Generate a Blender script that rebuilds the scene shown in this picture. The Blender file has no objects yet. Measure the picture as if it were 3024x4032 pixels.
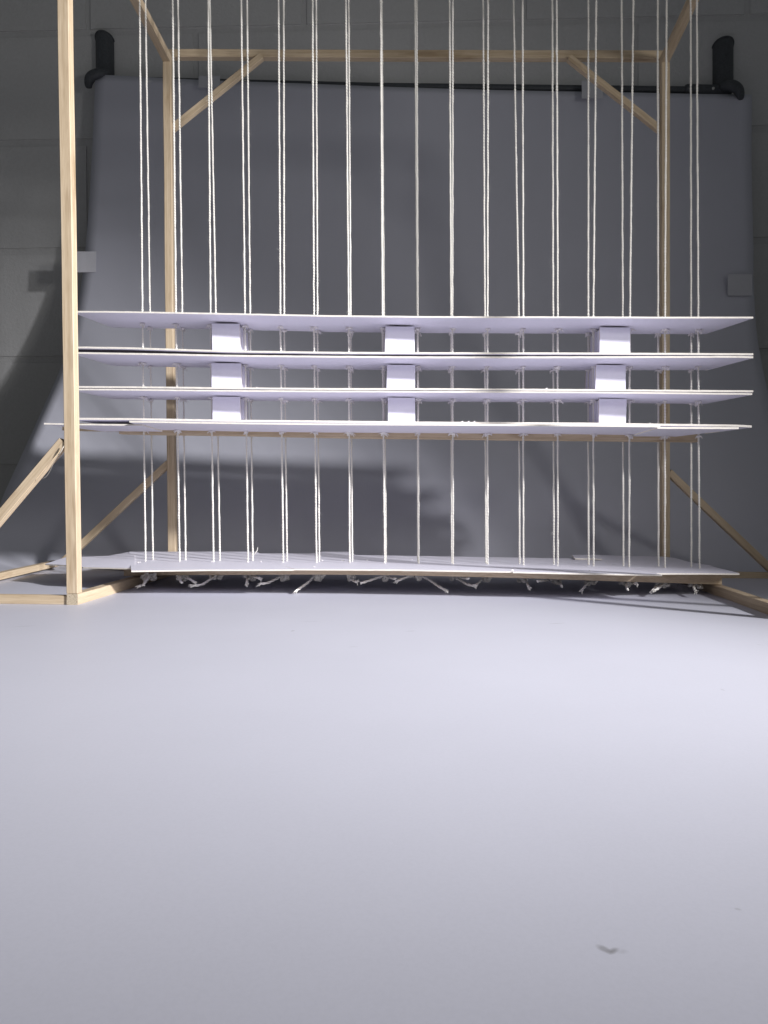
import bpy, bmesh, math, random
import numpy as np
from mathutils import Vector, Matrix, noise
rnd = random.Random(7)
scene = bpy.context.scene
COL = scene.collection

# ------------------------------------------------------------------ camera
F_PX, CX, CY, CAM_H = 3028.0, 1512.0, 2016.0, 0.0925      # phone main lens, photo 3024 x 4032
yaw, pitch, roll = math.atan(88/3028), math.atan(36/3028), 0.006
FW = Vector((-math.sin(yaw)*math.cos(pitch), math.cos(yaw)*math.cos(pitch), -math.sin(pitch)))
R0 = Vector((math.cos(yaw), math.sin(yaw), 0)); U0 = R0.cross(FW)
RT = R0*math.cos(roll) + U0*math.sin(roll); UP = -R0*math.sin(roll) + U0*math.cos(roll)
CAM = Vector((0, 0, CAM_H))
cam = bpy.data.cameras.new('camera'); cam_o = bpy.data.objects.new('camera', cam); COL.objects.link(cam_o)
cam.sensor_fit = 'HORIZONTAL'; cam.sensor_width = 36.0; cam.lens = 36.0*F_PX/3024.0
cam.clip_start = 0.01; cam.clip_end = 50
M = Matrix.Identity(4)
for i in range(3):
    M[i][0], M[i][1], M[i][2], M[i][3] = RT[i], UP[i], -FW[i], CAM[i]
cam_o.matrix_world = M
scene.camera = cam_o
# ------------------------------------------------------------------ world, lamp, exposure
W = bpy.data.worlds.new('World'); scene.world = W; W.use_nodes = True
bgn = W.node_tree.nodes['Background']
bgn.inputs[0].default_value = (0.92, 0.97, 1.0, 1); bgn.inputs[1].default_value = 0.085
def lamp(name, kind, loc, target, energy, color, radius, size=None, blend=None):
    L = bpy.data.lights.new(name, kind); L.energy = energy; L.color = color; L.shadow_soft_size = radius
    if size: L.spot_size = math.radians(size); L.spot_blend = blend
    o = bpy.data.objects.new(name, L); COL.objects.link(o); o.location = loc
    o.rotation_euler = (Vector(target)-Vector(loc)).to_track_quat('-Z', 'Y').to_euler()
    return o
lamp('desk_lamp', 'SPOT', (1.18, -0.06, 0.66), (-0.37, 0.640, 0.155), 242, (0.985, 0.98, 1.0), 0.05, 48.4, 1.0)
lamp('low_lamp', 'SPOT', (0.97, -0.12, 0.46), (-0.85, 1.42, 0.60), 15, (1.0, 0.99, 0.955), 0.09, 78, 1.0)
vs = scene.view_settings
vs.view_transform = 'Standard'; vs.look = 'None'; vs.exposure = 0; vs.gamma = 1; vs.use_curve_mapping = False

# ------------------------------------------------------------------ survey: photo pixel -> point in the place
def ray(px, py): return FW + RT*((px-CX)/F_PX) - UP*((py-CY)/F_PX)
def at_y(px, py, y):
    d = ray(px, py); return CAM + d*(y/d.y)
def at_z(px, py, z):
    d = ray(px, py); return CAM + d*((z-CAM_H)/d.z)
def dF(px): return 0.864 - 0.033*(px-573)/2180             # depth of the front row of strings
def dB(px): return dF(px) + 0.020
def dS(px): return dF(px) - 0.048                           # front edge of the shelves

# ------------------------------------------------------------------ materials
def mat(name):
    m = bpy.data.materials.new(name); m.use_nodes = True
    nt = m.node_tree; b = nt.nodes['Principled BSDF']
    return m, nt, b
def N(nt, t, **kw):
    n = nt.nodes.new(t)
    for k, v in kw.items(): setattr(n, k, v)
    return n
def ramp(nt, fac, stops):
    r = N(nt, 'ShaderNodeValToRGB'); e = r.color_ramp.elements
    e[0].position, e[0].color = stops[0][0], (*stops[0][1], 1)
    e[1].position, e[1].color = stops[-1][0], (*stops[-1][1], 1)
    for p, c in stops[1:-1]:
        x = e.new(p); x.color = (*c, 1)
    nt.links.new(fac, r.inputs[0]); return r.outputs[0]
def mix(nt, fac, a, b, mode='MIX'):
    n = N(nt, 'ShaderNodeMix', data_type='RGBA', blend_type=mode)
    for s, v in ((n.inputs[0], fac), (n.inputs[6], a), (n.inputs[7], b)):
        if hasattr(v, 'is_output'): nt.links.new(v, s)
        else: s.default_value = v if not isinstance(v, tuple) else (*v, 1)
    return n.outputs[2]
def noise_n(nt, vec, scale, detail=4, rough=0.55):
    n = N(nt, 'ShaderNodeTexNoise'); n.inputs['Scale'].default_value = scale
    n.inputs['Detail'].default_value = detail; n.inputs['Roughness'].default_value = rough
    if vec is not None: nt.links.new(vec, n.inputs['Vector'])
    return n.outputs[0]
def mapping(nt, vec, scale, loc=None):
    m = N(nt, 'ShaderNodeMapping'); m.inputs['Scale'].default_value = scale
    nt.links.new(vec, m.inputs['Vector'])
    if loc is not None: nt.links.new(loc, m.inputs['Location'])
    return m.outputs[0]
def bump(nt, b, h, strength, dist=0.001):
    n = N(nt, 'ShaderNodeBump'); n.inputs['Strength'].default_value = strength; n.inputs['Distance'].default_value = dist
    nt.links.new(h, n.inputs['Height']); nt.links.new(n.outputs[0], b.inputs['Normal'])
def objvec(nt):
    tc = N(nt, 'ShaderNodeTexCoord'); oi = N(nt, 'ShaderNodeObjectInfo')
    mu = N(nt, 'ShaderNodeMath', operation='MULTIPLY'); mu.inputs[1].default_value = 37.0
    nt.links.new(oi.outputs['Random'], mu.inputs[0])
    return tc.outputs['Object'], mu.outputs[0]
def posvec(nt): return N(nt, 'ShaderNodeNewGeometry').outputs['Position']

def wood_mat(name, lo, mid, hi):
    m, nt, b = mat(name); v, off = objvec(nt)
    g = noise_n(nt, mapping(nt, v, (420, 420, 9), off), 1.0, 5, 0.6)
    c = ramp(nt, g, [(0.3, lo), (0.5, mid), (0.68, hi)])
    k = noise_n(nt, mapping(nt, v, (70, 70, 14), off), 1.0, 3, 0.5)
    kk = ramp(nt, k, [(0.60, (0, 0, 0)), (0.78, (1, 1, 1))])
    c = mix(nt, kk, c, tuple(x*y for x, y in zip(lo, (0.72, 0.66, 0.6))))
    p = noise_n(nt, mapping(nt, v, (1500, 1500, 60), off), 1.0, 2, 0.5)
    c = mix(nt, 0.18, c, ramp(nt, p, [(0.35, (0.25, 0.16, 0.09)), (0.55, hi)]))
    nt.links.new(c, b.inputs['Base Color']); b.inputs['Roughness'].default_value = 0.6
    bump(nt, b, p, 0.15, 0.0003)
    return m
WOOD = wood_mat('balsa_wood', (0.46, 0.35, 0.225), (0.57, 0.445, 0.30), (0.65, 0.53, 0.38))
def end_grain():
    m, nt, b = mat('wood_end_grain'); v, off = objvec(nt)
    p = noise_n(nt, mapping(nt, v, (1100, 1100, 300), off), 1.0, 3, 0.6)
    c = ramp(nt, p, [(0.34, (0.16, 0.11, 0.07)), (0.44, (0.46, 0.38, 0.27)), (0.6, (0.56, 0.48, 0.36))])
    nt.links.new(c, b.inputs['Base Color']); b.inputs['Roughness'].default_value = 0.8
    bump(nt, b, p, 0.6, 0.0005)
    return m
ENDG = end_grain()
def plain(name, col, rough, nscale=0, namp=0.0, bmp=0.0, spec=0.5):
    m, nt, b = mat(name); b.inputs['Roughness'].default_value = rough; b.inputs['Specular IOR Level'].default_value = spec
    if nscale:
        n = noise_n(nt, posvec(nt), nscale, 5, 0.6)
        lo = tuple(x*(1-namp) for x in col); hi = tuple(min(1, x*(1+namp)) for x in col)
        nt.links.new(ramp(nt, n, [(0.3, lo), (0.7, hi)]), b.inputs['Base Color'])
        if bmp: bump(nt, b, n, bmp, 0.0004)
    else: b.inputs['Base Color'].default_value = (*col, 1)
    return m
CARD = plain('white_card', (0.82, 0.80, 0.90), 0.55, 260, 0.02, 0.06)
EDGE = plain('card_edge', (0.84, 0.79, 0.72), 0.8, 900, 0.12, 0.4)
STRING = plain('cotton_string', (0.85, 0.82, 0.76), 0.9, 2500, 0.10, 0.3, 0.2)
TORN = plain('torn_card_fibre', (0.86, 0.83, 0.82), 0.9, 900, 0.08, 0.3, 0.2)
BLACK = plain('black_plastic', (0.060, 0.066, 0.074), 0.55, 300, 0.25, 0.1)
STEEL = plain('screw_steel', (0.5, 0.5, 0.47), 0.35)
TAPE = plain('white_tape', (0.72, 0.71, 0.76), 0.5, 400, 0.03, 0.1)
TAPE2 = plain('grey_tape', (0.56, 0.56, 0.60), 0.5, 400, 0.03, 0.1)
GLUE = plain('clear_glue', (0.42, 0.38, 0.33), 0.2)
TABLE = plain('table_laminate', (0.42, 0.36, 0.30), 0.4, 30, 0.1)
def raw_edge():
    m, nt, b = mat('raw_board_edge'); v, off = objvec(nt)
    w = N(nt, 'ShaderNodeTexWave', wave_type='BANDS', bands_direction='Y')
    w.inputs['Scale'].default_value = 330; w.inputs['Distortion'].default_value = 3.0
    w.inputs['Detail'].default_value = 3; w.inputs['Detail Scale'].default_value = 0.6
    nt.links.new(mapping(nt, v, (1, 1, 0.35), off), w.inputs['Vector'])
    c = ramp(nt, w.outputs[0], [(0.1, (0.44, 0.34, 0.24)), (0.35, (0.70, 0.62, 0.54)), (0.7, (0.80, 0.75, 0.70))])
    nt.links.new(c, b.inputs['Base Color']); b.inputs['Roughness'].default_value = 0.85
    return m
RAW = raw_edge()
def wall_mat(name, col):
    m, nt, b = mat(name); p = posvec(nt)
    n1 = noise_n(nt, p, 3.0, 3); n2 = noise_n(nt, p, 160, 6, 0.7); n3 = noise_n(nt, p, 28, 3)
    c = ramp(nt, n1, [(0.3, tuple(x*0.93 for x in col)), (0.7, tuple(x*1.06 for x in col))])
    c = mix(nt, 0.12, c, ramp(nt, n2, [(0.35, tuple(x*0.55 for x in col)), (0.6, col)]))
    nt.links.new(c, b.inputs['Base Color']); b.inputs['Roughness'].default_value = 0.65
    a = N(nt, 'ShaderNodeMath', operation='ADD'); nt.links.new(n2, a.inputs[0]); nt.links.new(n3, a.inputs[1])
    bump(nt, b, a.outputs[0], 0.55, 0.0022)
    return m
BLOCKM = wall_mat('painted_block', (0.585, 0.58, 0.58))
MORTAR = wall_mat('painted_mortar', (0.56, 0.555, 0.555))

# scuffs on the paper: (photo pixel a, photo pixel b, half width m, strength)
SCUFFS = [((2356, 3732), (2402, 3757), 0.0011, 0.50), ((2402, 3757), (2424, 3748), 0.0010, 0.62), ((2440, 3758), (2462, 3752), 0.0010, 0.16),
          ((1148, 2488), (1158, 2484), 0.0012, 0.40), ((1605, 2488), (1626, 2486), 0.0026, 0.16), ((2160, 2458), (2225, 2455), 0.0016, 0.30),
          ((60, 2470), (130, 2466), 0.004, 0.10), ((1380, 2550), (1400, 2548), 0.0025, 0.10), ((2840, 2716), (2850, 2722), 0.001, 0.22),
          ((2900, 3586), (2912, 3588), 0.0006, 0.25), ((1190, 2450), (1260, 2448), 0.003, 0.08), ((2985, 2540), (2996, 2542), 0.0012, 0.2)]
def paper_mat():
    m, nt, b = mat('backdrop_paper'); p = posvec(nt)
    n1 = noise_n(nt, p, 7.0, 3); n2 = noise_n(nt, p, 900, 3, 0.6)
    col = (0.58, 0.58, 0.655)
    c = ramp(nt, n1, [(0.3, tuple(x*0.975 for x in col)), (0.7, tuple(x*1.02 for x in col))])
    c = mix(nt, 0.06, c, ramp(nt, n2, [(0.35, tuple(x*0.6 for x in col)), (0.6, col)]))
    wob = noise_n(nt, p, 350, 3)
    for a, e, hw, st in SCUFFS:
        A = at_z(*a, 0); E = at_z(*e, 0); mid_ = (A+E)/2; d = E-A; L = d.length/2 + hw
        mp = N(nt, 'ShaderNodeMapping', vector_type='TEXTURE')
        mp.inputs['Location'].default_value = mid_; mp.inputs['Rotation'].default_value = (0, 0, math.atan2(d.y, d.x))
        mp.inputs['Scale'].default_value = (L, hw, 1)
        nt.links.new(p, mp.inputs['Vector'])
        sx = N(nt, 'ShaderNodeVectorMath', operation='LENGTH'); nt.links.new(mp.outputs[0], sx.inputs[0])
        ad = N(nt, 'ShaderNodeMath', operation='MULTIPLY_ADD'); ad0 = N(nt, 'ShaderNodeMath', operation='SUBTRACT'); nt.links.new(wob, ad0.inputs[0]); ad0.inputs[1].default_value = 0.55
        ad.inputs[1].default_value = 0.9; nt.links.new(ad0.outputs[0], ad.inputs[0]); nt.links.new(sx.outputs['Value'], ad.inputs[2])
        f = ramp(nt, ad.outputs[0], [(0.3, (st, st, st)), (1.0, (0, 0, 0))])
        c = mix(nt, f, c, (0.16, 0.155, 0.15))
    nt.links.new(c, b.inputs['Base Color']); b.inputs['Roughness'].default_value = 0.52; b.inputs['Specular IOR Level'].default_value = 0.5
    bump(nt, b, n2, 0.05, 0.0002)
    return m
PAPER = paper_mat()

# ------------------------------------------------------------------ object helpers
def tag(o, label=None, cat=None, group=None, kind=None):
    for k, v in (('label', label), ('category', cat), ('group', group), ('kind', kind)):
        if v: o[k] = v
    return o
def put(o, parent=None):
    COL.objects.link(o)
    if parent is not None:
        o.parent = parent; o.matrix_parent_inverse = Matrix.Translation(-parent.location)
    return o
def empty(name, loc, label, cat, group=None):
    o = bpy.data.objects.new(name, None); o.location = loc; o.empty_display_size = 0.02; COL.objects.link(o)
    return tag(o, label, cat, group)
def mesh(name, V, Fc, mats, idx=None, smooth=False):
    me = bpy.data.meshes.new(name); me.from_pydata([tuple(v) for v in V], [], Fc)
    for m in (mats if isinstance(mats, (list, tuple)) else [mats]): me.materials.append(m)
    if idx is not None: me.polygons.foreach_set('material_index', idx)
    if smooth: me.polygons.foreach_set('use_smooth', [True]*len(me.polygons))
    me.update(); return me
def obj(name, V, Fc, mats, parent=None, idx=None, smooth=False, origin=None):
    if origin is not None: V = [Vector(v)-Vector(origin) for v in V]
    o = bpy.data.objects.new(name, mesh(name, V, Fc, mats, idx, smooth))
    if origin is not None: o.location = origin
    return put(o, parent)

def beam(name, pts, w, h, parent, side=None, hs=None):
    """square stick through pts (centre line), local Z along it; h is measured along 'up', w across"""
    pts = [Vector(p) for p in pts]
    z = (pts[-1]-pts[0]).normalized()
    up = Vector((0, 0, 1)) if abs(z.z) < 0.95 else Vector((0, 1, 0))
    if side is not None: up = Vector(side)
    x = up.cross(z).normalized(); y = z.cross(x)
    Mx = Matrix((x, y, z)).transposed().to_4x4(); Mx.translation = pts[0]
    inv = Mx.inverted(); b = 0.0005; V = []; Fc = []; idx = []
    prof = [(-w/2+b, -h/2), (w/2-b, -h/2), (w/2, -h/2+b), (w/2, h/2-b), (w/2-b, h/2), (-w/2+b, h/2), (-w/2, h/2-b), (-w/2, -h/2+b)]
    hs = hs or [h]*len(pts); HS = [hs[0]]
    P = [pts[0]]                                            # subdivide, a faint warp so that edges are not ruler straight
    for a, c in zip(pts, pts[1:]):
        n = max(1, int((c-a).length/0.03))
        P += [a.lerp(c, (k+1)/n) for k in range(n)]
        i0 = pts.index(a); HS += [hs[i0]+(hs[i0+1]-hs[i0])*(k+1)/n for k in range(n)]
    sd = rnd.random()*50
    for i, p in enumerate(P):
        q = inv @ p
        e = 0.0 if i in (0, len(P)-1) else 0.00022
        q += Vector((noise.noise((q.z*9, sd, 0)), noise.noise((q.z*9, sd, 7)), 0))*e*2
        V += [(q.x+u, q.y+v*HS[i]/h, q.z) for u, v in prof]
    n = 8
    for i in range(len(P)-1):
        for k in range(n):
            Fc.append((i*n+k, i*n+(k+1) % n, (i+1)*n+(k+1) % n, (i+1)*n+k)); idx.append(0)
    Fc.append(tuple(range(n-1, -1, -1))); idx.append(1)
    Fc.append(tuple((len(P)-1)*n+k for k in range(n))); idx.append(1)
    o = bpy.data.objects.new(name, mesh(name, V, Fc, [WOOD, ENDG], idx)); o.matrix_world = Mx
    COL.objects.link(o); o.parent = parent; o.matrix_parent_inverse = Matrix.Translation(-parent.location)
    return o
def tube_arrays(P, r, n=6, base=0):
    """tube along points; r number or list"""
    V = []; Fc = []; P = [Vector(p) for p in P]
    rr = r if isinstance(r, (list, tuple)) else [r]*len(P)
    for i, p in enumerate(P):
        t = (P[min(i+1, len(P)-1)]-P[max(i-1, 0)])
        t = t.normalized() if t.length > 1e-9 else Vector((0, 0, 1))
        u = t.cross(Vector((0.31, 0.77, 0.56))).normalized(); v = t.cross(u)
        V += [p + (u*math.cos(2*math.pi*k/n)+v*math.sin(2*math.pi*k/n))*rr[i] for k in range(n)]
    for i in range(len(P)-1):
        for k in range(n):
            Fc.append((base+i*n+k, base+i*n+(k+1) % n, base+(i+1)*n+(k+1) % n, base+(i+1)*n+k))
    Fc.append(tuple(base+k for k in range(n-1, -1, -1))); Fc.append(tuple(base+(len(P)-1)*n+k for k in range(n)))
    return V, Fc
class Acc:
    def __init__(s): s.V = []; s.F = []
    def add(s, V, Fc): k = len(s.V); s.V += list(V); s.F += [tuple(i+k for i in f) for f in Fc]; return s
def smooth_path(P, n=5):
    P = [Vector(p) for p in P]; out = []
    for i in range(len(P)-1):
        p0, p1, p2, p3 = P[max(i-1, 0)], P[i], P[i+1], P[min(i+2, len(P)-1)]
        for k in range(n):
            t = k/n
            out.append(0.5*((2*p1)+(p2-p0)*t+(2*p0-5*p1+4*p2-p3)*t*t+(3*p1-p0-3*p2+p3)*t**3))
    return out+[P[-1]]

def plate(name, front, rear, thick, parent, rows=8, zfun=None, rough=0.00015, mats=None):
    """sheet between a front and a rear top edge (lists of 3D points, left to right), 'thick' metres deep"""
    def resample(P, n):
        P = [Vector(p) for p in P]; d = [0]
        for a, b in zip(P, P[1:]): d.append(d[-1]+(b-a).length)
        out = []
        for k in range(n+1):
            s = d[-1]*k/n; j = max(i for i in range(len(d)) if d[i] <= s+1e-12); j = min(j, len(P)-2)
            out.append(P[j].lerp(P[j+1], (s-d[j])/max(1e-9, d[j+1]-d[j])))
        return out
    n = max(6, int((Vector(front[-1])-Vector(front[0])).length/0.006))
    Fp, Rp = resample(front, n), resample(rear, n); sd = rnd.random()*90
    top = []; m = rows
    for j in range(m+1):
        for i in range(n+1):
            p = Fp[i].lerp(Rp[i], j/m)
            if zfun and 0 < j: p.z = zfun(p)
            if j in (0, m): p = p + Vector((0, noise.noise((p.x*160, sd, 0))*rough*2, noise.noise((p.x*220, sd, 9))*rough))
            top.append(p)
    V = top + [p - Vector((0, 0, thick)) for p in top]; K = len(top); w = n+1; Fc = []; idx = []
    for j in range(m):
        for i in range(n):
            a = j*w+i; Fc.append((a, a+1, a+w+1, a+w)); idx.append(0)
            Fc.append((K+a, K+a+w, K+a+w+1, K+a+1)); idx.append(0)
    for i in range(n):
        Fc.append((i+1, i, K+i, K+i+1)); idx.append(1)
        a = m*w+i; Fc.append((a, a+1, K+a+1, K+a)); idx.append(1)
    for j in range(m):
        a = j*w; Fc.append((a, a+w, K+a+w, K+a)); idx.append(1)
        a = j*w+n; Fc.append((a+w, a, K+a, K+a+w)); idx.append(1)
    return obj(name, V, Fc, mats or [CARD, EDGE], parent, idx)
def box_arrays(x0, x1, y0, y1, z0, z1):
    V = [(x, y, z) for z in (z0, z1) for y in (y0, y1) for x in (x0, x1)]
    return V, [(0, 2, 3, 1), (4, 5, 7, 6), (0, 1, 5, 4), (2, 6, 7, 3), (0, 4, 6, 2), (1, 3, 7, 5)]

# ------------------------------------------------------------------ the setting: wall of painted blocks, table
D_WALL, COURSE, BLK = 1.50, 0.2125, 0.425
WT = 0.011                                                  # the table stands a little out of level to the wall
wall_c = Vector((0, D_WALL, 0.6))
def wall_pt(x, y, z):                                       # turned about the depth axis
    dx, dz = x, z-0.6
    return Vector((dx*math.cos(WT)-dz*math.sin(WT), y, 0.6+dx*math.sin(WT)+dz*math.cos(WT)))
wv, wf = box_arrays(-1.75, 1.75, D_WALL+0.003, D_WALL+0.12, -0.72, 1.72)
wall = obj('wall', [wall_pt(*v) for v in wv], wf, MORTAR, origin=(0, D_WALL, 0.6)); tag(wall, kind='structure')
bm = bmesh.new(); bmesh.ops.create_cube(bm, size=1.0)
for v in bm.verts: v.co = Vector((v.co.x*(BLK-0.005), v.co.y*0.03, v.co.z*(COURSE-0.007)))
bmesh.ops.bevel(bm, geom=list(bm.edges), offset=0.0035, segments=3, affect='EDGES')
bme = bpy.data.meshes.new('block'); bm.to_mesh(bme); bm.free(); bme.materials.append(BLOCKM)
Z0 = 1.017
for r in range(-3, 4):
    zc = Z0 - COURSE*(r-0.5) - COURSE
    for k in range(-4, 5):
        xc = -0.625 + BLK*0.5 + BLK*k + (0 if r % 2 == 1 else BLK*0.5) + 0.0
        if abs(xc) > 1.55: continue
        o = bpy.data.objects.new('block', bme); o.location = wall_pt(xc, D_WALL+0.015+rnd.uniform(-0.0008, 0.0008), zc)
        o.rotation_euler = (rnd.uniform(-.002, .002), -WT, rnd.uniform(-.002, .002))
        put(o, wall)
tv, tf = box_arrays(-0.85, 0.95, -0.35, 1.46, -0.034, -0.004)
tag(obj('tabletop', tv, tf, TABLE, origin=(0, 0, -0.004)), kind='structure')

# ------------------------------------------------------------------ paper backdrop: floor sheet sweeping up to the rod
PROF = [(-0.30, 0), (0.2, 0), (0.6, 0), (0.85, 0), (0.96, 0.0), (1.02, 0.003), (1.06, 0.018), (1.10, 0.058), (1.1355, 0.108), (1.225, 0.213), (1.332, 0.343), (1.385, 0.447),
        (1.420, 0.557), (1.447, 0.72), (1.466, 0.905)]
prof = smooth_path([(0, y, z) for y, z in PROF], 8)
for p in prof:
    if p.z < 0 or p.y < 0.97: p.z = 0.0
def xright(z, y):
    if z < 0.02: return 0.60 if y < 0.7 else 0.60-0.06*min(1, (y-0.7)/0.35)
    pts = [(0.02, 0.54), (0.18, 0.575), (0.343, 0.603), (0.557, 0.626), (0.905, 0.641)]
    for (a, b), (c, d) in zip(pts, pts[1:]):
        if z <= c: return b+(d-b)*(z-a)/(c-a)
    return 0.641
backdrop = empty('paper_backdrop', (0, 1.0, 0), 'pale grey paper backdrop sheet taped up to the rod and sweeping down over the table', 'backdrop')
V = []; Fc = []; NX = 60
top_l, top_r = at_y(375, 296, 1.466), at_y(2912, 373, 1.466)
for i, p in enumerate(prof):
    f = max(0.0, (p.z-0.7)/(0.905-0.7))
    for k in range(NX+1):
        t = k/NX; xl, xr = -0.60, xright(p.z, p.y)
        x = xl+(xr-xl)*t; z = p.z
        if f > 0: z += f*((top_l.z+(top_r.z-top_l.z)*t)-0.905) - f*f*0.0056*math.sin(math.pi*t)
        y = p.y
        if p.z > 0.02: y += 0.004*noise.noise((x*4, p.z*3, 0))*min(1, p.z/0.1)
        V.append((x, y, z))
w = NX+1
for i in range(len(prof)-1):
    for k in range(NX): Fc.append((i*w+k, i*w+k+1, (i+1)*w+k+1, (i+1)*w+k))
sheet = obj('sheet', V, Fc, PAPER, backdrop, smooth=True)
so = sheet.modifiers.new('thickness', 'SOLIDIFY'); so.thickness = 0.0004; so.offset = 1
def sheet_y(z):
    for a, b in zip(prof, prof[1:]):
        if a.z <= z <= b.z and b.z > 0.02: return a.y+(b.y-a.y)*(z-a.z)/max(1e-9, b.z-a.z)
    return 1.466
def tape(x0, y0, x1, y1, d, m=TAPE):
    A, B, C_, D = (at_y(x0, y1, d-0.003), at_y(x1, y1, d-0.003), at_y(x1, y0, d), at_y(x0, y0, d))
    n = 6; V = []; Fc = []
    for j in range(n+1):
        for i in range(n+1):
            p = A.lerp(B, i/n).lerp(D.lerp(C_, i/n), j/n)
            p.y += noise.noise((p.x*60, p.z*60, 3))*0.0006
            V.append(p)
    for j in range(n):
        for i in range(n): a = j*(n+1)+i; Fc.append((a, a+1, a+n+2, a+n+1))
    o = obj('tape', V, Fc, m, backdrop); s = o.modifiers.new('t', 'SOLIDIFY'); s.thickness = 0.0006
    return o
tape(258, 990, 378, 1072, 1.408)
tape(2866, 1080, 2962, 1164, 1.391, TAPE2)
tape(782, 299, 866, 345, 1.450, TAPE2)
tape(2291, 318, 2375, 387, 1.446, TAPE2)

# ------------------------------------------------------------------ curtain rod and its two wall brackets
rodP = [at_y(395, 314, 1.476), at_y(1500, 341, 1.476), at_y(2880, 357, 1.476)]
rod = empty('curtain_rod', rodP[0], 'thin black rod along the top of the paper, lying in the two wall brackets', 'rod')
V, Fc = tube_arrays([rodP[0].lerp(rodP[1], k/10) for k in range(10)]+[rodP[1].lerp(rodP[2], k/10) for k in range(11)], 0.0066, 16)
obj('rod_tube', V, Fc, BLACK, rod, smooth=True)
sl = [at_y(2697, 352, 1.474), at_y(2703, 352, 1.474), at_y(2860, 356, 1.474)]
V, Fc = tube_arrays(sl, [0.0075, 0.0092, 0.0092], 16); obj('end_sleeve', V, Fc, BLACK, rod, smooth=True)
c = at_y(2809, 347, 1.464)
V, Fc = tube_arrays([c+Vector((0, 0.003, 0)), c+Vector((0, 0, 0)), c-Vector((0, 0.0008, 0))], [0.0026, 0.0026, 0.0016], 12)
obj('screw', V, Fc, STEEL, rod)
def bracket(xc, ytop, ybot, wpx, cup, label, mirror):
    base = at_y(xc, ybot, 1.478)
    t = empty('wall_bracket', base, label, 'bracket', 'brackets that carry the rod')
    ztop = at_y(xc, ytop, 1.478).z; wd = wpx*1.478/F_PX
    V = []; Fc = []; n = 20                                # plate: convex front, domed top
    H_ = ztop-base.z; rows = 14
    for j in range(rows+1):
        s = j/rows; z = base.z + H_*s
        for k in range(n+1):
            a = math.pi*k/n
            x = base.x - math.cos(a)*wd/2 + (ztop-base.z)*s*(-WT)
            y = 1.4995 - math.sin(a)*0.021
            zz = z
            if s > 0.8: zz = base.z+H_*(0.8+0.2*(s-0.8)/0.2*(0.45+0.55*math.sin(a)**0.6))
            V.append((x, y, zz))
    for j in range(rows):
        for k in range(n): a = j*(n+1)+k; Fc.append((a, a+1, a+n+2, a+n+1))
    Fc.append(tuple(rows*(n+1)+k for k in range(n+1))); Fc.append(tuple(range(n, -1, -1)))
    obj('plate', V, Fc, BLACK, t)
    # rim round the dome
    V, Fc = tube_arrays([Vector(V[rows*(n+1)+k]) for k in range(n+1)], 0.0016, 6); obj('rim', V, Fc, BLACK, t, smooth=True)
    P = smooth_path([at_y(px, py, y) for px, py, y in cup], 6)
    m = len(P)-1
    rr = [0.0055+0.0045*math.sin(math.pi*min(1, 0.15+i/m*0.85)) for i in range(m+1)]
    V, Fc = tube_arrays(P, rr, 14); obj('cradle', V, Fc, BLACK, t, smooth=True)
    return t
bracket(399, 120, 290, 72, [(425, 290, 1.474), (392, 290, 1.464), (360, 302, 1.462), (349, 325, 1.466), (350, 345, 1.472)],
        'black domed wall bracket above the left end of the rod', 1)
bracket(2863, 143, 330, 78, [(2838, 350, 1.474), (2862, 338, 1.462), (2885, 338, 1.458), (2906, 352, 1.460), (2914, 375, 1.464), (2913, 392, 1.468)],
        'black domed wall bracket above the right end of the rod', -1)

# ------------------------------------------------------------------ wooden frame
SW = 0.010
frame = empty('wooden_frame', (0.015, 0.82, 0), 'open frame of square pale wood sticks with braced feet, standing on the paper', 'frame')
def ctr(p, dx=0, dy=0, dz=0): return Vector((p.x+dx, p.y+dy, p.z+dz))
# side rails on the floor
fl = at_z(306, 2384, 0)                                     # right bottom front corner of the left rail
fl_b = at_z(470, 2333, 0); dirl = (fl_b-fl)/(fl_b.y-fl.y)
L0, L1 = ctr(fl, -SW/2, 0, SW/2+0.0002), ctr(fl+dirl*(1.0-fl.y), -SW/2, 0, SW/2+0.0002)
beam('side_rail', [L0, L1], SW, SW, frame)
fr, fr_b = at_z(3024, 2421.6, 0), at_z(2761, 2325.7, 0); dirr = (fr_b-fr)/(fr_b.y-fr.y)
q = fr+dirr*(0.622-fr.y); q1 = fr+dirr*(0.99-fr.y)
beam('side_rail', [ctr(q, SW/2, 0, SW/2+0.0002), ctr(q1, SW/2, 0, SW/2+0.0002)], SW, SW, frame)
ZH = 0.722
# posts
def post(name, bl, tl, d, z0=0.0105, ztop=None):
    a = at_y(*bl, d); b = at_y(*tl, d); u = (b-a)/(b.z-a.z)
    zt = b.z if ztop is None else ztop
    p0 = a+u*(z0-a.z); p1 = a+u*(zt-a.z)
    return beam(name, [ctr(p0, SW/2, SW/2), ctr(p1, SW/2, SW/2)], SW, SW, frame, side=(0, 1, 0))
post('post', (261, 2343), (225, 0), fl.y+0.0004, ztop=ZH-1.5*SW-0.001)
post('post', (660, 2160), (640, 242), 0.980, z0=0.0105)
post('post', (2607, 2190), (2606, 245), 0.972, z0=0.0105)
a = Vector((q.x+0.0002, q.y+0.0004, 0.0105))
beam('post', [ctr(a, SW/2, SW/2), Vector((a.x+SW/2-0.006, a.y+SW/2, ZH-1.5*SW-0.001))], SW, SW, frame, side=(0, 1, 0))
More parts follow.
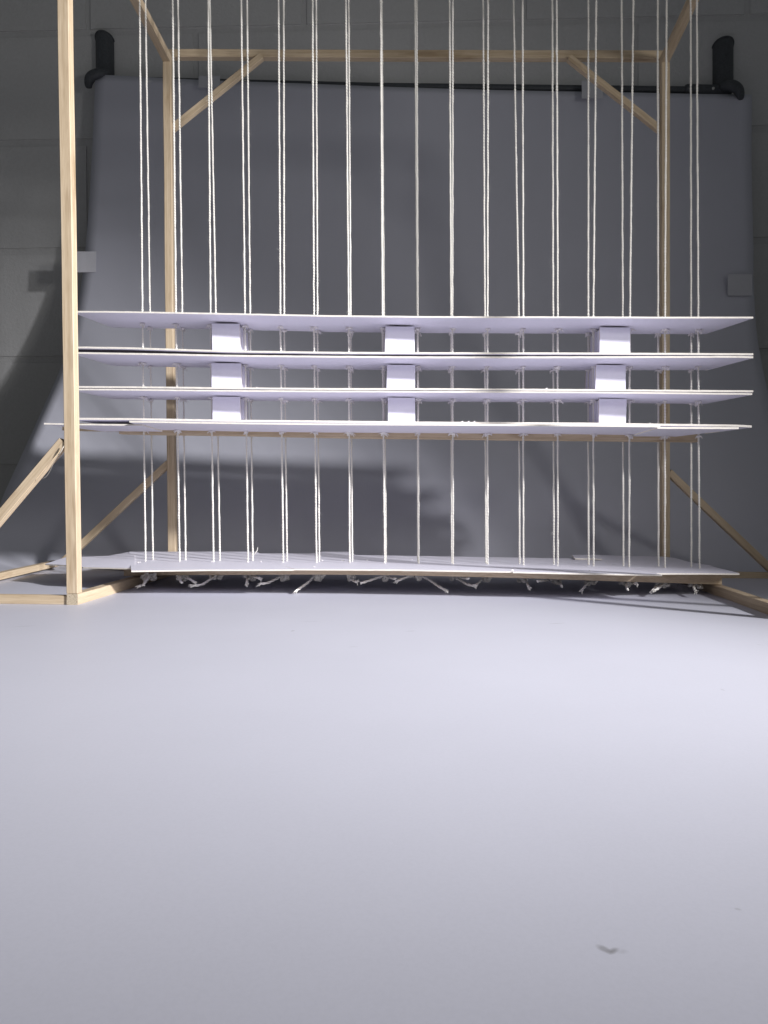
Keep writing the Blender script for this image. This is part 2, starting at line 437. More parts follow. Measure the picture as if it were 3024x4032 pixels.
# top rails
tl = at_y(640, 242, 0.980); tr = at_y(2606, 245, 0.972)
zl, zr = tl.z+SW/2+0.0002, tr.z+SW/2+0.0002
fpL = at_y(225, 0, fl.y)
beam('top_rail', [(tl.x+SW/2, 0.9902, zl), (tl.x+SW/2+0.002, fl.y+SW+0.0006, zl)], SW, SW, frame)
beam('top_rail', [(tr.x+SW/2, 0.9822, zr), (tr.x+SW/2-0.022, q.y+SW+0.0006, zr)], SW, SW, frame)
r0, r1 = at_y(672, 223, 0.990), at_y(2612, 229, 0.984)
beam('top_rail', [(r0.x-0.003, 0.995, r0.z+SW/2), (r1.x, 0.989, r1.z+SW/2)], SW, SW, frame)
beam('top_rail', [(tl.x+SW+0.006, fl.y+SW/2, zl), (tr.x-0.026, q.y+SW/2, zr)], SW, SW, frame)
# sticks the strings hang from, above the picture
for y in (0.848, 0.868):
    beam('hanging_rail', [(tl.x-0.005, y+0.0165, ZH), (tr.x+SW+0.002, y-0.0175, ZH)], 0.006, SW, frame)
beam('upper_rail', [(tl.x+SW/2+0.002, fl.y-0.002, ZH-SW-0.0005), (tl.x+SW/2, 0.932, ZH-SW-0.0005)], SW, SW, frame)
beam('upper_rail', [(tr.x+SW/2-0.022, 0.624, ZH-SW-0.0005), (tr.x+SW/2-0.004, 0.905, ZH-SW-0.0005)], SW, SW, frame)
# corner braces of the rear bay
def brace(p, qq, d, w=0.008, dy=0.0055):
    A, B = at_y(*p, d), at_y(*qq, d); u = (B-A).normalized(); A = A-u*0.004; B = B+u*0.006
    return beam('brace', [ctr(A, 0, dy), ctr(B, 0, dy)], w, w, frame, side=(0, 1, 0))
brace((1018, 222), (678, 496), 0.983)
brace((2254, 228), (2594, 496), 0.976)
# feet: outrigger rails and braces
A, B = at_z(262, 2383, 0), at_z(-140, 2376, 0)
beam('foot_rail', [Vector((A.x-0.0004, fl.y+0.006, 0.0042)), Vector((-0.452, fl.y+0.008, 0.0042))], SW*0.9, 0.008, frame)
A, B = at_z(0, 2293, 0), at_z(222, 2235, 0.003)
d_ = (A-B)/(A.y-B.y)
P0 = A+d_*(fl.y+0.013-A.y); P0.z = 0
beam('outer_rail', [ctr(P0, -0.006, 0, 0.0042), ctr(B, -0.005, 0.008, 0.0052)], 0.0085, 0.008, frame)
beam('foot_rail', [Vector((tl.x-0.001, 0.986, 0.0048)), Vector((B.x+0.0005, 1.034, 0.0078))], 0.0085, 0.008, frame)
A, B = at_y(236, 1760, fl.y+0.006), at_y(0, 2040, fl.y+0.006)
u = (B-A).normalized(); s_ = (0.009-A.z)/u.z
beam('brace', [A-u*0.0065, A+u*(s_-0.002)], 0.0085, 0.0088, frame, side=(0, 1, 0))
A, B = at_y(652, 1836, 0.9865), at_y(320, 2146, 0.9865)
u = (B-A).normalized(); s_ = (0.013-A.z)/u.z
beam('brace', [A-u*0.006, A+u*s_], 0.0085, 0.0085, frame, side=(0, 1, 0))
A, B = at_y(2646, 1872, 0.978), at_y(3024, 2232, 0.978)
u = (B-A).normalized(); s_ = (0.012-A.z)/u.z
beam('brace', [A-u*0.006, A+u*s_], 0.0085, 0.0085, frame, side=(0, 1, 0)); endr = A+u*s_
A = at_z(2911, 2276, 0.0)
beam('foot_rail', [Vector((q1.x+SW, 0.981, 0.0042)), Vector((endr.x+0.012, 0.981, 0.0042))], 0.0085, 0.008, frame)
beam('foot_rail', [Vector((q.x+SW+0.0004, q.y+0.006, 0.0042)), Vector((q.x+0.165, q.y+0.006, 0.0042))], SW*0.9, 0.008, frame)
beam('outer_rail', [Vector((q.x+0.17, q.y, 0.0042)), Vector((endr.x+0.017, 0.99, 0.0042))], 0.0085, 0.008, frame)
beam('brace', [Vector((q.x+SW+0.001, q.y+0.005, 0.150)), Vector((q.x+0.152, q.y+0.005, 0.009))], 0.009, 0.009, frame, side=(0, 1, 0))
# cross bar under the board
cb = [(489, 2268, 0.838, 0.0085), (700, 2265, 0.800, 0.0072), (1150, 2262, 0.771, 0.0060), (1550, 2264.5, 0.766, 0.0058), (2100, 2278, 0.770, 0.0062), (2400, 2288, 0.778, 0.0072), (2650, 2296, 0.788, 0.0098), (2844, 2303, 0.795, 0.0102)]
beam('cross_bar', [ctr(at_y(x, y, d), 0, SW/2, hh/2) for x, y, d, hh in cb], SW, SW, frame, hs=[c[3] for c in cb])
# thread of glue under the front foot brace
gp = smooth_path([at_y(x, y, fl.y-0.001) for x, y in ((243, 1775), (215, 1815), (198, 1852), (182, 1876), (168, 1883), (158, 1878))], 5)
V, Fc = tube_arrays(gp, 0.00016, 5); obj('glue_strand', V, Fc, GLUE, frame, smooth=True)
gp = [at_y(x, y, fl.y-0.0012) for x, y in ((252, 1755), (243, 1772), (236, 1784), (228, 1792))]
V, Fc = tube_arrays(gp, [0.0003, 0.0007, 0.0005, 0.0002], 6); obj('glue_strand', V, Fc, GLUE, frame, smooth=True)

# ------------------------------------------------------------------ base board
def zb(x, y):
    mid = 0.0240 + 0.0012*max(0, 1-(x/0.33)**2)
    fr_ = mid + 0.0030*max(0, 1-(x/0.40)**2)
    if y <= 0.745: return fr_
    if y <= 0.87: return fr_+(mid-fr_)*(y-0.745)/0.125
    return mid + (0.0285-mid)*min(1.25, (y-0.87)/0.095)
def on_board(px, py, dz=0.0):
    r = ray(px, py); lo, hi = 0.55, 1.1
    for _ in range(50):
        m_ = (lo+hi)/2; p = CAM+r*(m_/r.y)
        if p.z-(zb(p.x, p.y)+dz) > 0: lo = m_
        else: hi = m_
    return CAM+r*(lo/r.y)
base = empty('base_board', (0, 0.85, 0.02), 'long white card floor board pieced from five overlapping sheets, on the lowest cross bar', 'board')
PANELS = [([(178, 2220), (262, 2225), (325, 2233), (531, 2237)], [(259, 2194), (422, 2189), (509, 2173), (530, 2173)], -0.0010),
          ([(517, 2247), (800, 2243), (1157, 2242)], [(509, 2172), (1012, 2172)], 0.0),
          ([(1157.6, 2240), (1550, 2242), (2019, 2250)], [(1012.6, 2179), (1240, 2179), (1262, 2172), (1372, 2172), (1390, 2185), (1950, 2194)], 0.0),
          ([(2019.6, 2251), (2300, 2257), (2607, 2263)], [(1950.6, 2194), (2266, 2199), (2345, 2200)], 0.0),
          ([(2585, 2257), (2760, 2257), (2912, 2258)], [(2300, 2184), (2450, 2188), (2639, 2192), (2731, 2218), (2782, 2221), (2906, 2255)], -0.0003)]
for fpx, rpx, dz in PANELS:
    plate('panel', [on_board(*p, dz) for p in fpx], [on_board(*p, dz) for p in rpx], 0.0014, base, 12, (lambda p, dz=dz: zb(p.x, p.y)+dz) if fpx[0][0] > 300 else None)
off = empty('card_offcut', on_board(2310, 2192), 'small white card offcut lying at the back right of the floor board', 'card')
plate('offcut_sheet', [on_board(x, y, 0.0022) for x, y in ((2264, 2198), (2330, 2199), (2371, 2201))],
      [on_board(x, y, 0.0022) for x, y in ((2252, 2185), (2320, 2184), (2362, 2185))], 0.0016, off, 4)

# ------------------------------------------------------------------ the shelves
def shelf_sheet(name, pts, thick, parent, deep=0.072, d_off=0.0, tl_=0.016, tr_=0.019, curve=0.0):
    """front top edge from photo pixels at the shelves' depth; ends taper towards the back"""
    P = [at_y(x, y, dS(x)+d_off) for x, y in pts]
    Rr = [Vector((p.x, p.y+deep, p.z)) for p in P]
    Rr[0].x += tl_; Rr[-1].x -= tr_
    n = len(P)
    return plate(name, P, Rr, thick, parent, 6)
shelf_top = empty('shelf', (0, 0.86, 0.29), 'topmost white card shelf, a single sheet threaded on the strings', 'shelf', 'shelves hung on the strings')
s1 = [(283, 1224), (450, 1225), (700, 1229), (900, 1233), (1300, 1241), (1700, 1245), (2200, 1246), (2600, 1247), (2966, 1247)]
shelf_sheet('upper_sheet', s1, 0.0017, shelf_top)
shelf2 = empty('shelf', (0, 0.86, 0.25), 'second white card shelf from the top, two sheets with a wide dark gap between', 'shelf', 'shelves hung on the strings')
s2 = [(283, 1364), (500, 1367), (900, 1380), (1300, 1385), (1700, 1387), (2300, 1388), (2966, 1391)]
s2b = [(283, 1386), (345, 1387), (600, 1391), (900, 1397), (1300, 1401), (1700, 1403.5), (2300, 1403), (2900, 1401), (2966, 1403)]
shelf_sheet('upper_sheet', s2, 0.0019, shelf2)
shelf_sheet('lower_sheet', s2b, 0.0019, shelf2, d_off=0.0008)
shelf3 = empty('shelf', (0, 0.86, 0.21), 'third white card shelf from the top, two sheets with a hairline gap', 'shelf', 'shelves hung on the strings')
s3 = [(283, 1520), (500, 1521), (900, 1525), (1300, 1528), (1700, 1528.5), (2300, 1532), (2966, 1537)]
s3b = [(283, 1530), (500, 1531.5), (900, 1535.5), (1300, 1538), (1700, 1539), (2300, 1541.5), (2962, 1548)]
shelf_sheet('upper_sheet', s3, 0.0019, shelf3)
shelf_sheet('lower_sheet', s3b, 0.0017, shelf3, d_off=0.0008)
GAP_SHADE = plain('painted_gap_shade', (0.05, 0.045, 0.05), 0.9)  # near-black colour standing in for the shade between two shelf sheets
def add_gap_shade(up, lo, parent, th):  # added strip, set back from the front edge to make the gap dark
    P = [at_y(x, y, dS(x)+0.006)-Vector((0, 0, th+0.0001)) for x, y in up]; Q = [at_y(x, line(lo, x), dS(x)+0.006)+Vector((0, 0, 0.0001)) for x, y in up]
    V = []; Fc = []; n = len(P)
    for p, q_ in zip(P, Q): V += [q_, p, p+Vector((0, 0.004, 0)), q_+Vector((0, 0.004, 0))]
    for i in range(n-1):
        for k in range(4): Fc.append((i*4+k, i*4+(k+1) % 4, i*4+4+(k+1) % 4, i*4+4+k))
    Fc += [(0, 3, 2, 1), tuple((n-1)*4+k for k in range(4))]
    obj('gap_shade_strip', V, Fc, GAP_SHADE, parent)
def line(pts, x):
    for (a, b), (c, d) in zip(pts, pts[1:]):
        if x <= c: return b+(d-b)*(x-a)/(c-a)
    return pts[-1][1]
add_gap_shade(s2, s2b, shelf2, 0.0019); add_gap_shade(s3, s3b, shelf3, 0.0019)
shelf4 = empty('shelf', (0, 0.86, 0.17), 'lowest white card shelf, with wooden sticks glued along its underside', 'shelf', 'shelves hung on the strings')
s4 = [(283, 1645), (500, 1646), (900, 1652.5), (1300, 1656), (1700, 1660.5), (2300, 1664), (2900, 1672), (2960, 1675)]
shelf_sheet('upper_sheet', s4, 0.0021, shelf4)
s4b = [(509, 1656.5), (900, 1663), (1300, 1667), (1700, 1668.5), (2300, 1672), (2600, 1675.5)]
shelf_sheet('lower_sheet', s4b, 0.0018, shelf4, d_off=-0.029, tl_=-0.004, tr_=-0.004, deep=0.086)
shelf_sheet('lower_sheet', [(173, 1665), (300, 1668), (420, 1669), (560, 1670)], 0.0017, shelf4, d_off=-0.014, deep=0.071, tl_=0.030, tr_=0)
shelf_sheet('lower_sheet', [(2588, 1681), (2760, 1681.5), (2909, 1682)], 0.0018, shelf4, d_off=-0.029, deep=0.086, tl_=0, tr_=0.03)
def under_bar(pts, doff, h=0.0095, w=0.010):
    beam('support_bar', [ctr(at_y(x, y, dF(x)+doff), 0, w/2, h/2) for x, y in pts], w, h, shelf4)
under_bar([(470, 1708), (1000, 1717), (1500, 1726), (2100, 1733), (2750, 1740)], 0.0065)
under_bar([(246, 1694), (700, 1702), (1000, 1708), (1500, 1714), (2100, 1719), (2650, 1724)], 0.040, h=0.009)

# ------------------------------------------------------------------ card boxes between the shelves
def line(pts, x):
    for (a, b), (c, d) in zip(pts, pts[1:]):
        if x <= c: return b+(d-b)*(x-a)/(c-a)
    return pts[-1][1]
# (left px, right px at the top, left, right at the foot, top y, shelf below)
BOXES = [[(834, 943, 837, 946, 1267, s2), (832, 950, 834, 951.5, 1411, s3), (837, 945, 837, 946, 1553.5, s4)],
         [(1518, 1632, 1515, 1634, 1280, s2), (1524, 1635, 1522.5, 1634, 1420.5, s3), (1527, 1634, 1528, 1635, 1559, s4)],
         [(2362, 2482, 2361, 2480, 1284, s2), (2347, 2464, 2344, 2464, 1431, s3), (2359, 2468, 2358, 2464, 1567, s4)]]
COLN = ['left', 'middle', 'right']; FLR = ['top', 'middle', 'bottom']
for ci, colb in enumerate(BOXES):
    for fi, (xl, xr, xl2, xr2, yt, sh) in enumerate(colb):
        xm = (xl+xr)/2; d0 = dS(xm)+0.032
        zbot = at_y(xm, line(sh, xm), dS(xm)).z + 0.0001
        upl, upt = ((s1, 0.0017), (s2b, 0.0019), (s3b, 0.0017))[fi]
        zu = at_y(xm, line(upl, xm), dS(xm)).z-upt-(0.0019, 0.0012, 0.0009)[fi]
        tlp, trp = at_y(xl, yt, d0), at_y(xr, yt, d0); tlp.z = zu; trp.z = zu-0.0002
        blp, brp = at_y(xl2, 0, d0), at_y(xr2, 0, d0)
        hh = tlp.z-zbot
        def vx(px): p = ray(px, yt+90); return (p*(d0/p.y)).x
        bl = Vector((vx(xl2), d0, zbot)); br = Vector((vx(xr2), d0, zbot))
        t = empty('card_box', (bl+br)/2, f'white card box in the {COLN[ci]} column, {FLR[fi]} storey of the shelves', 'box', 'card boxes between the shelves')
        TH = 0.0021
        def wall_panel(name, quad, thk, faces_in='y', mats=(CARD, RAW), parent=t):
            """quad: bl, br, tr, tl of the front; extruded back by thk"""
            V = [Vector(p) for p in quad]+[Vector(p)+Vector((0, thk, 0)) for p in quad]
            Fc = [(0, 1, 2, 3), (7, 6, 5, 4), (0, 4, 5, 1), (1, 5, 6, 2), (2, 6, 7, 3), (3, 7, 4, 0)]
            return obj(name, V, Fc, list(mats), parent, [0, 0, 1, 1, 1, 1], origin=V[0])
        wall_panel('front_panel', (bl, br, trp, tlp), TH)
        jit = rnd.uniform(-0.0006, 0.0006); off_ = Vector((jit, 0.021, 0)); off2 = Vector((-jit, 0.0445, 0))
        wall_panel('middle_panel', [p+off_ for p in (bl, br, trp, tlp)], TH)
        wall_panel('back_panel', [p+off2 for p in (bl, br, trp, tlp)], TH)
        for sx, pb, pt in ((1, bl, tlp), (-1, br, trp)):
            o_ = Vector((sx*0.0018, TH, 0)); w_ = Vector((sx*TH, 0, 0))
            for y0, y1 in ((0.0, 0.021-TH), (0.021, 0.0445-TH)):
                b0 = pb+o_+Vector((0, y0, 0)); t0 = pt+o_+Vector((0, y0, -0.0002))
                qd = (b0, b0+w_, t0+w_, t0) if sx > 0 else (b0+w_, b0, t0, t0+w_)
                wall_panel('side_panel', qd, y1-y0, mats=(RAW, CARD))

# ------------------------------------------------------------------ strings
PAIRS = [((550, 573), (561, 591), (573, 602.5)), ((680, 701), (693, 718), (707, 731)), ((820, 826), (829, 850), (840.5, 866)),
         ((950, 973), (964.5, 985), (976.5, 995)), ((1097, 1117), (1104, 1119), (1115, 1130)), ((1231, 1245), (1236, 1250), (1246, 1257)),
         ((1362, 1373), (1373, 1381), (1377, 1387)), ((1499, 1503), (1506, 1512), (1514.5, 1520)), ((1641, 1634.5), (1645, 1643), (1648.5, 1646)),
         ((1783, 1770.5), (1781.5, 1776), (1784, 1779)), ((1922, 1902.5), (1919.5, 1909), (1920, 1913.5)), ((2058, 2022), (2060, 2043), (2061, 2046)),
         ((2192, 2175), (2196, 2178), (2196, 2181)), ((2348, 2317), (2336, 2316), (2337, 2317)), ((2494, 2448), (2480, 2452), (2477, 2454.5)),
         ((2625, 2590), (2618, 2591), (2618, 2592.6)), ((2744, 2720), (2749, 2721), (2753.6, 2722))]
ORD = ['first', 'second', 'third', 'fourth', 'fifth', 'sixth', 'seventh', 'eighth', 'ninth', 'tenth', 'eleventh', 'twelfth', 'thirteenth', 'fourteenth',
       'fifteenth', 'sixteenth', 'seventeenth']
def cord_mesh(P, seed):
    """two plies twisted round the polyline P (numpy n x 3)"""
    step = 0.0009; seg = np.linalg.norm(np.diff(P, axis=0), axis=1); L = np.concatenate([[0], np.cumsum(seg)])
    n = int(L[-1]/step); s = np.linspace(0, L[-1], n+1)
    C = np.stack([np.interp(s, L, P[:, k]) for k in range(3)], 1)
    rs = np.random.RandomState(seed)
    kn = rs.normal(0, 1, (int(L[-1]/0.009)+3, 2)); ks = np.linspace(0, L[-1], len(kn))
    C[:, 0] += np.interp(s, ks, kn[:, 0])*0.00009; C[:, 1] += np.interp(s, ks, kn[:, 1])*0.00009
    th = rs.normal(0, 1, int(L[-1]/0.004)+3); thk = 1+0.10*np.interp(s, np.linspace(0, L[-1], len(th)), th)
    ph = 2*np.pi*s/0.0062 + rs.rand()*6 + 0.6*np.interp(s, ks, kn[:, 1])
    V = []; Fq = []; ns = 5
    for ply in range(2):
        a = ph+np.pi*ply
        c = C + np.stack([np.cos(a)*0.00056*thk, np.sin(a)*0.00056*thk, np.zeros_like(a)], 1)
        ring = np.arange(ns)*2*np.pi/ns
        r = 0.00062*thk
        X = c[:, None, 0]+np.cos(ring+a[:, None])*r[:, None]; Y = c[:, None, 1]+np.sin(ring+a[:, None])*r[:, None]
        Z = np.repeat(c[:, None, 2], ns, 1)
        b0 = sum(len(v) for v in V)
        V.append(np.stack([X, Y, Z], 2).reshape(-1, 3))
        i = np.arange(n)[:, None]*ns; k = np.arange(ns)[None, :]; k2 = (k+1) % ns
        Fq.append((b0+np.stack([i+k, i+k2, i+ns+k2, i+ns+k], 2)).reshape(-1, 4)[:, ::-1])
    # loose fibres standing off the yarn
    m = 130; i = rs.randint(5, n-5, m); a = rs.rand(m)*6.283; ln = 0.0012+rs.rand(m)**2*0.0026; up = rs.normal(0, 0.8, m)
    b0 = sum(len(v) for v in V)
    dirv = np.stack([np.cos(a), np.sin(a), up], 1); p0 = C[i]+dirv*0.0008*np.array([1, 1, 0])
    p1 = p0+dirv*ln[:, None]; h = np.array([0, 0, 0.00009]); sidev = np.stack([-np.sin(a), np.cos(a), 0*a], 1)*0.00009
    V.append(np.stack([p0-h, p0+h, p1+h*0.4, p1-h*0.4], 1).reshape(-1, 3))
    Fq.append(b0+np.arange(m*4).reshape(-1, 4))
    V = np.concatenate(V); Fq = np.concatenate(Fq)
    me = bpy.data.meshes.new('string'); nv, nf = len(V), len(Fq)
    me.vertices.add(nv); me.vertices.foreach_set('co', V.astype(np.float32).ravel())
    me.loops.add(nf*4); me.loops.foreach_set('vertex_index', Fq.astype(np.int32).ravel())
    me.polygons.add(nf); me.polygons.foreach_set('loop_start', np.arange(0, nf*4, 4, dtype=np.int32))
    try: me.polygons.foreach_set('loop_total', np.full(nf, 4, dtype=np.int32))
    except Exception: pass
    me.polygons.foreach_set('use_smooth', np.ones(nf, dtype=bool))
    me.materials.append(STRING); me.update(calc_edges=True); me.validate()
    return me
# torn card and thread round the hole under a shelf: a few shared meshes
def tuft_mesh(seed):
    r = random.Random(seed); A = Acc()
    bm = bmesh.new(); bmesh.ops.create_icosphere(bm, subdivisions=2, radius=1)
    for v in bm.verts:
        k = 1+0.45*noise.noise(v.co*1.7+Vector((seed, 0, 0)))
        v.co = Vector((v.co.x*0.0025*k, v.co.y*0.0022*k, v.co.z*0.0013*k-0.0008))
    bm.verts.ensure_lookup_table()
    A.add([v.co.copy() for v in bm.verts], [tuple(v.index for v in f.verts) for f in bm.faces]); bm.free()
    for k in range(r.randint(6, 9)):
        a = r.random()*6.283; ln = r.uniform(0.0022, 0.0050); dz = r.uniform(-0.0042, -0.0004); wd = r.uniform(0.0008, 0.0017)
        u = Vector((math.cos(a), math.sin(a)*0.8, 0)); s = Vector((-u.y, u.x, 0))
        p0 = u*0.001+Vector((0, 0, -0.0004)); p1 = u*ln*0.6+Vector((0, 0, dz*0.35)); p2 = u*ln+Vector((0, 0, dz))
        t = Vector((0, 0, 0.00035))
        V = [p0-s*wd, p0+s*wd, p1+s*wd*1.1, p1-s*wd*0.9, p2+s*wd*0.5, p2-s*wd*0.35]
        V = V+[v-t for v in V]
        A.add(V, [(0, 1, 2, 3), (3, 2, 4, 5), (7, 6, 9, 8), (8, 9, 11, 10), (0, 6, 7, 1), (1, 7, 8, 2), (2, 8, 10, 4), (4, 10, 11, 5), (5, 11, 9, 3), (3, 9, 6, 0)])
    return mesh('knot', A.V, A.F, TORN, smooth=False)
TUFTS = [tuft_mesh(k*3+1) for k in range(6)]
def knot_mesh(seed):
    r = random.Random(seed); P = []
    for i in range(49):
        t = 2*math.pi*i/48
        x, y, z = math.sin(t)+2*math.sin(2*t), math.cos(t)-2*math.cos(2*t), -1.3*math.sin(3*t)
        P.append(Vector((x*0.00105, z*0.0010, y*0.00085)))
    V, Fc = tube_arrays(P, 0.00125, 7)
    return mesh('bottom_knot', V, Fc, STRING, smooth=True)
KNOTS = [knot_mesh(k) for k in range(2)]
def tail(pts, frayed, parent):
    """pts: photo pixels with depth; a loose string end, its yarn opened at the tip"""
    P = smooth_path([at_y(x, y, d) for x, y, d in pts], 6)
    for p in P: p.z = max(p.z, 0.0014)
    A = Acc(); n = len(P)
    for ply in range(2):
        Q = []
        for i, p in enumerate(P):
            t = (P[min(i+1, n-1)]-P[max(i-1, 0)]).normalized(); u = t.cross(Vector((0, 1, 0.2))).normalized(); v = t.cross(u)
            a = i*0.9+math.pi*ply; Q.append(p+(u*math.cos(a)+v*math.sin(a))*0.0006)
        A.add(*tube_arrays(Q, 0.0009, 5))
    if frayed:
        t = (P[-1]-P[-3]).normalized(); u = t.cross(Vector((0, 1, 0.1))).normalized(); v = t.cross(u)
        for k in range(11):
            a = rnd.random()*6.283; sp = rnd.uniform(0.1, 0.75); ln = rnd.uniform(0.003, 0.0062)
            dr = (t+(u*math.cos(a)+v*math.sin(a))*sp).normalized()
            q0 = P[-1]-t*0.001; q1 = q0+dr*ln*0.5; q2 = q1+(dr+Vector((0, 0, -0.25))).normalized()*ln*0.5
            q2.z = max(q2.z, 0.0006); q1.z = max(q1.z, 0.0006)
            A.add(*tube_arrays([q0, q1, q2], [0.0005, 0.0004, 0.0002], 4))
    return obj('loose_end', A.V, A.F, STRING, parent, smooth=True)
def Z5(u, v): return 450+u/2.074, 2100+v/2.074
def Z6(u, v): return 1150+u/2.074, 2150+v/2.074
def Z7(u, v): return 1850+u/2.765, 2150+v/2.765
def Z8(u, v): return 2400+u/2.6587, 2100+v/2.6587
# loose ends under the board: pair -> [(row, points, frayed)]
T = {0: [('F', [Z5(255, 355), Z5(248, 395), Z5(232, 425), Z5(200, 432)], 1), ('B', [Z5(290, 350), Z5(262, 385), Z5(240, 425)], 0)],
     1: [('F', [Z5(545, 350), Z5(540, 385), Z5(552, 402)], 0), ('B', [Z5(585, 362), Z5(620, 375), Z5(658, 402)], 1)],
     2: [('F', [Z5(815, 352), Z5(770, 385), Z5(715, 418), Z5(640, 428)], 1)],
     3: [('F', [Z5(1090, 355), Z5(1086, 385), Z5(1080, 412)], 1), ('B', [Z5(1120, 348), Z5(1160, 358), Z5(1190, 370)], 1)],
     4: [('F', [Z5(1360, 355), Z5(1310, 378), Z5(1250, 405), Z5(1190, 412)], 1)],
     5: [('F', [Z6(175, 250), Z6(140, 290), Z6(85, 330), Z6(35, 365)], 1), ('B', [Z6(230, 245), Z6(270, 240)], 0)],
     6: [('B', [Z6(480, 262), Z6(500, 282), Z6(530, 292)], 1)],
     7: [('F', [Z6(750, 246), Z6(700, 258), Z6(630, 282), Z6(560, 303)], 0), ('B', [Z6(790, 250), Z6(815, 262), Z6(845, 266)], 0)],
     8: [('F', [Z6(1000, 246), Z6(950, 250), Z6(905, 265), Z6(860, 285)], 1), ('B', [Z6(1060, 246), Z6(1130, 282), Z6(1190, 325), Z6(1255, 362)], 1)],
     9: [('F', [Z6(1330, 258), Z6(1375, 280), Z6(1430, 312), Z6(1490, 325)], 1), ('B', [Z6(1350, 256), Z6(1400, 260), Z6(1440, 266)], 0)],
     10: [('F', [Z6(1555, 268), Z6(1525, 300), Z6(1490, 330)], 0)],
     11: [('F', [Z7(600, 355), Z7(622, 400), Z7(640, 450)], 1)],
     12: [('B', [Z7(860, 375), Z7(800, 378), Z7(735, 385)], 0), ('F', [Z7(955, 385), Z7(985, 410), Z7(1003, 440)], 0)],
     13: [('F', [Z7(1310, 385), Z7(1260, 430), Z7(1220, 480)], 1)],
     14: [('F', [Z8(180, 512), Z8(178, 550), Z8(190, 590)], 0), ('B', [Z8(235, 512), Z8(262, 524), Z8(285, 530)], 1)],
     15: [('F', [Z8(560, 530), Z8(520, 570), Z8(470, 600)], 1), ('B', [Z8(520, 540), Z8(470, 580), Z8(430, 622)], 0)],
     16: [('F', [Z8(885, 540), Z8(885, 575), Z8(905, 610)], 1), ('B', [Z8(940, 540), Z8(950, 565)], 0)]}
DE = bpy.context.evaluated_depsgraph_get
UND = [(s1, 0.0018), (s2b, 0.0020), (s3b, 0.0018), (s4b, 0.0019)]
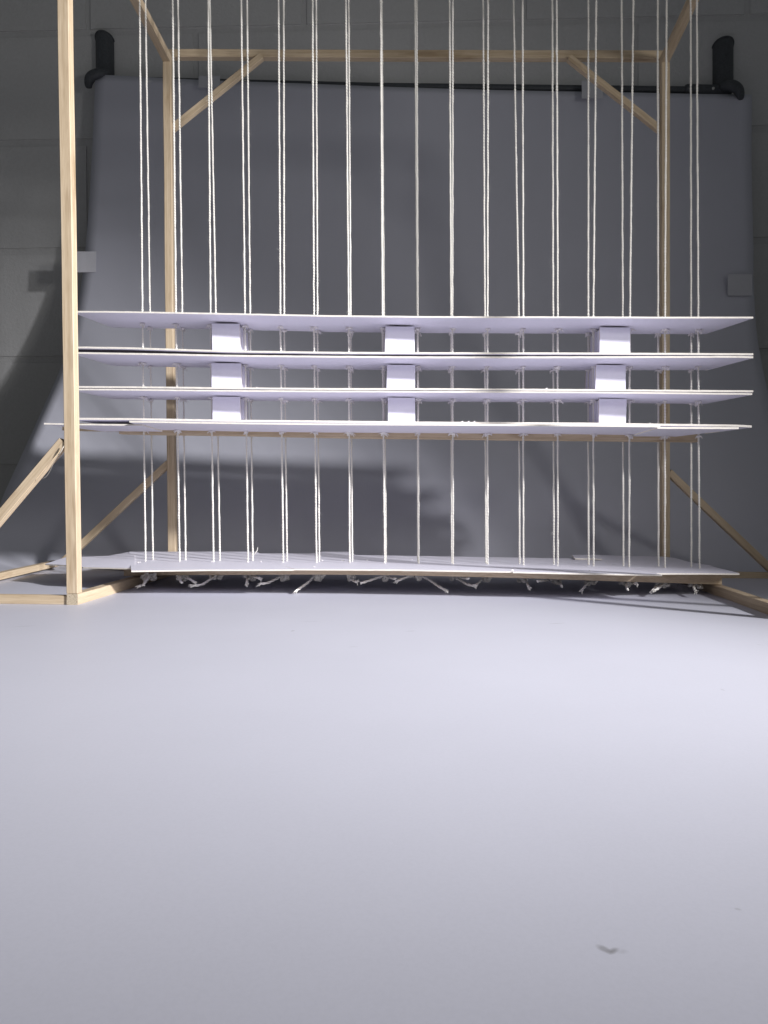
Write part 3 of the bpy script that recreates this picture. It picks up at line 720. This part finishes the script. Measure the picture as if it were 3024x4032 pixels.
for pi, (tp, md, bs) in enumerate(PAIRS):
    for row in (0, 1):
        dd = dF if row == 0 else dB
        Y0 = dd(bs[row])
        Pt, Pm, Pb = at_y(tp[row], 0, Y0), at_y(md[row], 1243, Y0), at_y(bs[row], 2200, Y0)
        u = (Pt-Pm)/(Pt.z-Pm.z); top = Pm+u*(ZH-Pm.z)
        l = (Pb-Pm)/(Pb.z-Pm.z); zbd = zb(Pb.x, Y0); kp = at_y(bs[row], 2269+rnd.uniform(-4, 5)+max(0, min(1, (bs[row]-1700)/1000))*32, 0.806+0.006*row); kz = kp.z; hole = Pm+l*(zbd-0.003-Pm.z); bot = Vector((kp.x, kp.y, kz+0.001))
        P = np.array([bot, hole, Pm, top]); og = Pm+l*(zbd-Pm.z)
        me = cord_mesh(P-np.array(og), pi*2+row+11)
        o = bpy.data.objects.new('string', me); o.location = og; COL.objects.link(o)
        tag(o, f'{"front" if row == 0 else "rear"} white string of the {ORD[pi]} pair counted from the left', 'string', 'strings running up through the shelves')
        for k, (sh, th) in enumerate(UND):                  # torn card and knot under each shelf
            x = md[row] if k < 2 else bs[row]
            sx = min(max(x, sh[0][0]), sh[-1][0])
            if k == 3: zz = at_y(sx, 1682 if x > 2600 else line(sh, sx), dS(sx)-0.029).z-0.0019
            else: zz = at_y(sx, line(sh, sx), dS(sx)).z-th
            c = Pm+l*(zz-Pm.z); kn = bpy.data.objects.new('knot', TUFTS[rnd.randrange(6)])
            kn.location = c+Vector((0, -0.0006, 0.0004)); kn.rotation_euler = (0, 0, rnd.random()*6.28); s_ = rnd.uniform(1.0, 1.5); kn.scale = (s_, s_, s_*rnd.uniform(0.7, 1.1))
            put(kn, o)
        kb = bpy.data.objects.new('bottom_knot', KNOTS[row]); kb.location = Vector((kp.x, kp.y, max(kz, 0.0045))); kb.scale = (1.3, 1.3, 1.3)
        kb.rotation_euler = (rnd.uniform(-.5, .5), rnd.uniform(-.8, .8), rnd.random()*6.28); put(kb, o)
        for rw, pts, fray in T.get(pi, []):
            if rw == ('F', 'B')[row]:
                n = len(pts); dd0 = 0.802
                tail([(px, py, dd0-(0.034*i/max(1, n-1) if n > 2 else 0.004*i)) for i, (px, py) in enumerate(pts)], fray, o)

# ------------------------------------------------------------------ small things
p = at_z(2640, 2318, 0.0)
scrap = Acc(); bx = box_arrays(-0.0075, 0.0055, 0, 0.012, 0.0003, 0.0085)
V = [Vector((v[0]+(0.0035 if v[2] > 0.005 and v[0] > 0 else 0)+(0.002 if v[1] > 0.005 else 0), v[1], v[2]))+p for v in bx[0]]
tag(obj('paper_scrap', V, bx[1], CARD, origin=p), 'small folded white scrap on the floor beneath the right end of the board', 'scrap')
sp = smooth_path([on_board(x, y, 0.001)+Vector((0, 0, h)) for x, y, h in ((1000, 2183, 0), (1007, 2178, .001), (1013, 2175, .003), (1014, 2174, .006))], 4)
V, Fc = tube_arrays(sp, [0.0005+0.0002*(i % 2) for i in range(len(sp))], 6)
tag(obj('string_offcut', V, Fc, STRING, smooth=True, origin=sp[0]), 'tiny curled string offcut at the back edge of the floor board', 'offcut')
A = Acc()
crumbs = [(552, 2213), (545, 2214), (612, 2202), (1028, 2211), (1446, 2206), (1620, 2203), (1268, 2206), (1237, 2231), (1792, 2213), (1350, 2207), (834, 2212), (2321, 2247), (2016, 2245)]
for x, y in crumbs:
    c = on_board(x, y, 0.0006); r = rnd.uniform(0.0006, 0.0014)
    V, Fc = tube_arrays([c-Vector((r, 0, 0)), c, c+Vector((r*rnd.uniform(.6, 1.4), r*rnd.uniform(-1, 1), 0))], [r*0.3, r*0.6, r*0.2], 5); A.add(V, Fc)
for sh, xs in ((s2, (955, 2372, 1112)), (s3, (2152, 1010)), (s4, (1820, 1845, 1868, 2560))):
    for x in xs:
        c = at_y(x, line(sh, x), dS(x))+Vector((0, 0.001, 0.0004)); r = rnd.uniform(0.0006, 0.0013)
        V, Fc = tube_arrays([c-Vector((r, 0, 0)), c, c+Vector((r, 0, r*0.5))], [r*0.2, r*0.6, r*0.2], 5); A.add(V, Fc)
tag(obj('card_crumbs', A.V, A.F, TORN), 'white crumbs of torn card scattered on the boards', 'crumbs', kind='stuff')
